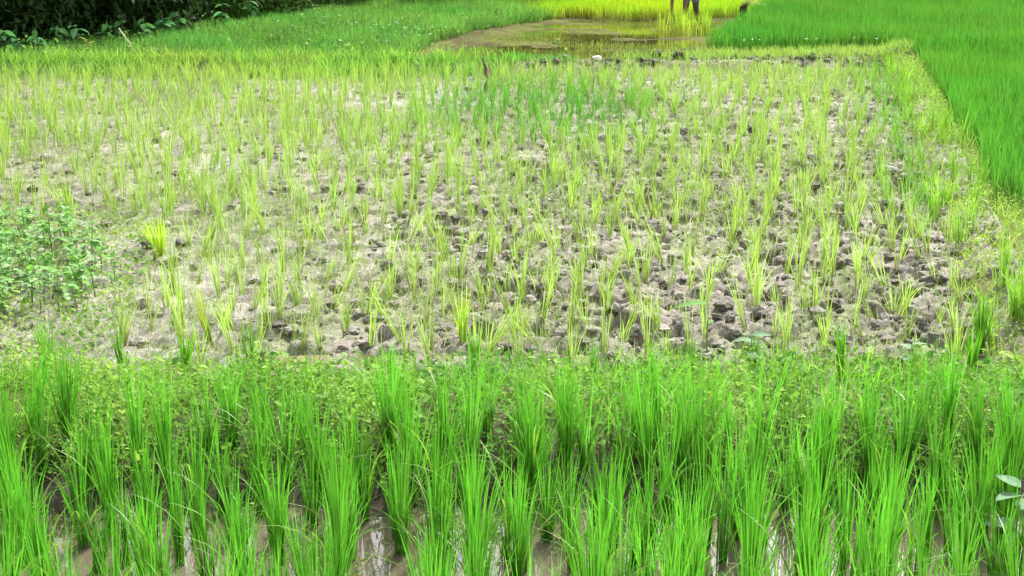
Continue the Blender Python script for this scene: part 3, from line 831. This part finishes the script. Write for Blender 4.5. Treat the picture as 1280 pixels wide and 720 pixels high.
for X, Y in [(4.15, 16.85), (4.3, 16.9), (4.45, 16.85), (5.3, 17.0), (5.5, 17.0), (6.2, 17.1), (6.6, 17.1), (7.0, 16.5), (7.1, 16.8)]:
    flower(X, Y, 'tiny white flower head on the bank in front of the far green rice', 'white flowers on the far bank')

# ------------------------------------------------------------------ single things
# broken branch standing in the mud with a dried leaf caught on it
X, Y = -.36, 13.1
o = link('broken_branch', None, label='short dark broken branch with a dried pinkish leaf standing in the mud', category='branch')
o.location = put(X, Y, Hmud(X, Y))
v, t = tube([(-.04, 0, -.05), (-.005, 0, .10), (.03, 0, .16), (.0, .0, .24), (-.02, 0, .34), (-.07, 0, .46)], [.020, .020, .022, .030, .022, .006], 8)
link('stick', mesh_from('stick', v, t, None, 'dead_wood'), o)
me = stem_leaf_mesh(.16, .085, (.42, .27, .21), 'dried_leaf'); me.materials[0] = MAT['dry_leaf']
lf = link('dried_leaf', me, o); lf.location = (.02, -.03, .31); lf.rotation_euler = (1.2, 1.2, .1)

def stone(X, Y, s, mat, name, label, cat, zf=Hmud, sink=.2):
    v = iv2 * (1 + .9 * (fbm(iv2[:, 0] * 1.6 + 7 * X, iv2[:, 1] * 1.6 + iv2[:, 2] * 2.3, 1.3, 77)[:, None] - .5)) * s
    o = link(name, mesh_from(name, v, it2, np.repeat(MUDP[None] * .9, len(v), 0), mat), label=label, category=cat)
    o.location = put(X, Y, float(zf(X, Y)) + s[2] * (1 - 2 * sink)); o.rotation_euler = (R.normal(0, .2), R.normal(0, .2), R.uniform(0, 6))
iv2, it2 = ico(3)
stone(-.97, 6.78, np.array((.035, .028, .022)), 'pale_stone', 'pale_stone', 'small whitish stone lying on the churned mud', 'stone')
stone(3.52, 8.4, np.array((.13, .11, .06)), 'mud', 'mud_heap', 'big pale clod of mud by the right end of the rows', 'clod')
stone(2.72, 15.25, np.array((.15, .12, .075)), 'dark_root', 'dark_clod', 'round blackish clod on the far bank beside the pond', 'clod', H)
stone(2.35, 15.3, np.array((.11, .09, .085)), 'dark_root', 'dark_clod', 'smaller peaked blackish clod next to the round one', 'clod', H)
stone(1.45, 15.95, np.array((.09, .08, .07)), 'pale_stone', 'pond_stone', 'greenish pale stone at the near edge of the pond', 'stone', H)

# pulled bundle of seedlings with black muddy roots
X, Y = 5.65, 23.3
o = link('pulled_bundle', None, label='pulled seedling bundle with black muddy roots lying by the nursery bed', category='seedling bundle')
o.location = put(X, Y, H(X, Y))
v = iv2 * [.09, .09, .13] * (1 + .3 * (R.random((len(iv2), 1)) - .5)) + [0, 0, .22]
link('root_ball', mesh_from('root_ball', v, it2, None, 'dark_root'), o)
n = 90
P = np.c_[R.normal(0, .04, (n, 2)), np.full(n, .28)]
V, T, C = blades(P, R.uniform(.25, .4, n), R.normal(0, .5, n), R.uniform(.5, 1.6, n), .012, var((.42, .44, .16), n), var((.45, .50, .12), n), 4, R.uniform(.1, .5, n))
link('leaf_blades', mesh_from('bundle_blades', V, T, C, 'seedling_leaf'), o, kind='stuff')
v, t = tube([(0, 0, -.05), (0, 0, .12)], [.05, .06], 8)
link('stems', mesh_from('bundle_stems', v, t, np.repeat(np.array([[.3, .32, .1]]), len(v), 0), 'seedling_leaf'), o)

# ------------------------------------------------------------------ person stooping over the seedlings
def skin_mesh(name, verts, edges, rad, mat, root=0, sub=2):
    me = bpy.data.meshes.new(name); me.from_pydata(verts, edges, []); me.update()
    ob = bpy.data.objects.new(name, me); COL.objects.link(ob)
    mod = ob.modifiers.new('skin', 'SKIN'); mod.use_smooth_shade = True
    for k, r_ in enumerate(rad):
        me.skin_vertices[0].data[k].radius = r_ if isinstance(r_, tuple) else (r_, r_)
    me.skin_vertices[0].data[root].use_root = True
    ss = ob.modifiers.new('sub', 'SUBSURF'); ss.levels = sub; ss.render_levels = sub
    dg = bpy.context.evaluated_depsgraph_get()
    m2 = bpy.data.meshes.new_from_object(ob.evaluated_get(dg)); m2.name = name
    bpy.data.objects.remove(ob)
    m2.materials.clear(); m2.materials.append(MAT[mat])
    for p in m2.polygons: p.use_smooth = True
    return m2
pr = link('person', None, label='person in blue-grey shorts stooping to pull seedlings in the lime nursery', category='person')
pr.location = put(4.12, 21.95, H(4.12, 21.95) - .02)
pr.rotation_euler = (0, 0, math.radians(232))          # local +X is the way the person faces
# x forward, y to the person's left, z up
BV = [(0, 0, .86), (.14, 0, .98), (.32, 0, 1.02), (.48, 0, .98), (.58, 0, .95),                      # pelvis..neck base
      (.0, .10, .82), (.05, .15, .47), (-.02, .17, .10), (.04, .17, .03), (.18, .18, .02),          # left leg
      (.0, -.10, .82), (-.02, -.15, .47), (-.16, -.20, .10), (-.10, -.20, .03), (.04, -.21, .02),   # right leg
      (.48, .17, .95), (.50, .20, .68), (.56, .17, .46), (.58, .16, .39),                           # left arm
      (.48, -.17, .95), (.48, -.20, .68), (.56, -.15, .46), (.58, -.14, .39)]                       # right arm
BE = [(0, 1), (1, 2), (2, 3), (3, 4), (0, 5), (5, 6), (6, 7), (7, 8), (8, 9), (0, 10), (10, 11), (11, 12), (12, 13), (13, 14),
      (3, 15), (15, 16), (16, 17), (17, 18), (3, 19), (19, 20), (20, 21), (21, 22)]
BR = [.13, .13, .14, .13, .06, .095, .062, .043, .042, .032, .095, .062, .043, .042, .032, .06, .045, .034, .036, .06, .045, .034, .036]
bv = list(BV); be = list(BE); br_ = list(BR)
hc = Vector((.74, 0, .86))                              # head, hanging forward
bv += [(.64, 0, .92), (.70, 0, .89), (.79, 0, .84), (.85, 0, .80)]; n0 = len(BV)
be += [(4, n0), (n0, n0 + 1), (n0 + 1, n0 + 2), (n0 + 2, n0 + 3)]; br_ += [.052, .085, .098, .07]
for (w_, sy) in ((18, 1), (22, -1)):                    # five fingers on each hand
    bx_, by_, bz_ = BV[w_]
    for (dx, dy, dz, l) in ((.025, .0, -.02, .07), (.010, .012 * sy, -.03, .08), (-.006, .012 * sy, -.03, .075), (-.022, .008 * sy, -.025, .06), (.02, -.026 * sy, .0, .05)):
        i0 = len(bv)
        bv += [(bx_ + dx, by_ + dy, bz_ + dz), (bx_ + dx * 1.2, by_ + dy * .8 - .012 * sy, bz_ + dz - l * .6), (bx_ + dx * 1.0, by_ + dy * .2 - .025 * sy, bz_ + dz - l)]
        be += [(w_, i0), (i0, i0 + 1), (i0 + 1, i0 + 2)]; br_ += [.010, .009, .007]
link('body', skin_mesh('body', bv, be, br_, 'skin'), pr)
for lg in ((6, 7, 8, 9), (11, 12, 13, 14)):             # mud up over the knees
    a_, b_ = Vector(BV[lg[0] - 1]), Vector(BV[lg[0]])
    vv = [tuple(a_.lerp(b_, .5))] + [BV[k] for k in lg]; rr_ = [.086] + [(BR[k] + .006) for k in lg]
    link('muddy_leg', skin_mesh('muddy_leg', vv, [(0, 1), (1, 2), (2, 3), (3, 4)], rr_, 'wet_mud_skin'), pr)
sv = [(0, 0, .90), (0, .10, .83), (.025, .12, .70), (.04, .135, .54), (0, -.10, .83), (-.005, -.12, .70), (-.015, -.135, .54), (.10, 0, .96)]
link('shorts', skin_mesh('shorts', sv, [(0, 1), (1, 2), (2, 3), (0, 4), (4, 5), (5, 6), (0, 7)], [.15, .115, .105, .10, .115, .105, .10, .145], 'blue_grey_cloth'), pr)
tv = [(.10, 0, .96), (.32, 0, 1.02), (.48, 0, .98), (.565, 0, .955), (.48, .17, .95), (.50, .195, .76), (.48, -.17, .95), (.485, -.195, .76)]
link('shirt', skin_mesh('shirt', tv, [(0, 1), (1, 2), (2, 3), (2, 4), (4, 5), (2, 6), (6, 7)], [.148, .158, .148, .085, .078, .068, .078, .068], 'pale_cloth'), pr)
hm = Matrix.Translation(hc + Vector((.0, 0, .045))) @ Matrix.Rotation(.65, 4, 'Y')
def ell(name, mat, c, s, m=hm):
    v = np.array([(m @ Vector((c[0] + p[0] * s[0], c[1] + p[1] * s[1], c[2] + p[2] * s[2])))[:] for p in iv2])
    return link(name, mesh_from(name, v, it2, None, mat), pr)
ell('hair', 'hair', (-.03, 0, .035), (.125, .105, .095))
ell('nose', 'skin', (.085, 0, -.075), (.03, .016, .02))
for sy in (-1, 1):
    ell('eye', 'eye', (.09, .035 * sy, -.035), (.014, .014, .010))
    ell('ear', 'skin', (.0, .10 * sy, -.035), (.03, .014, .035))
ell('mouth', 'wet_mud_skin', (.068, 0, -.105), (.02, .026, .006))
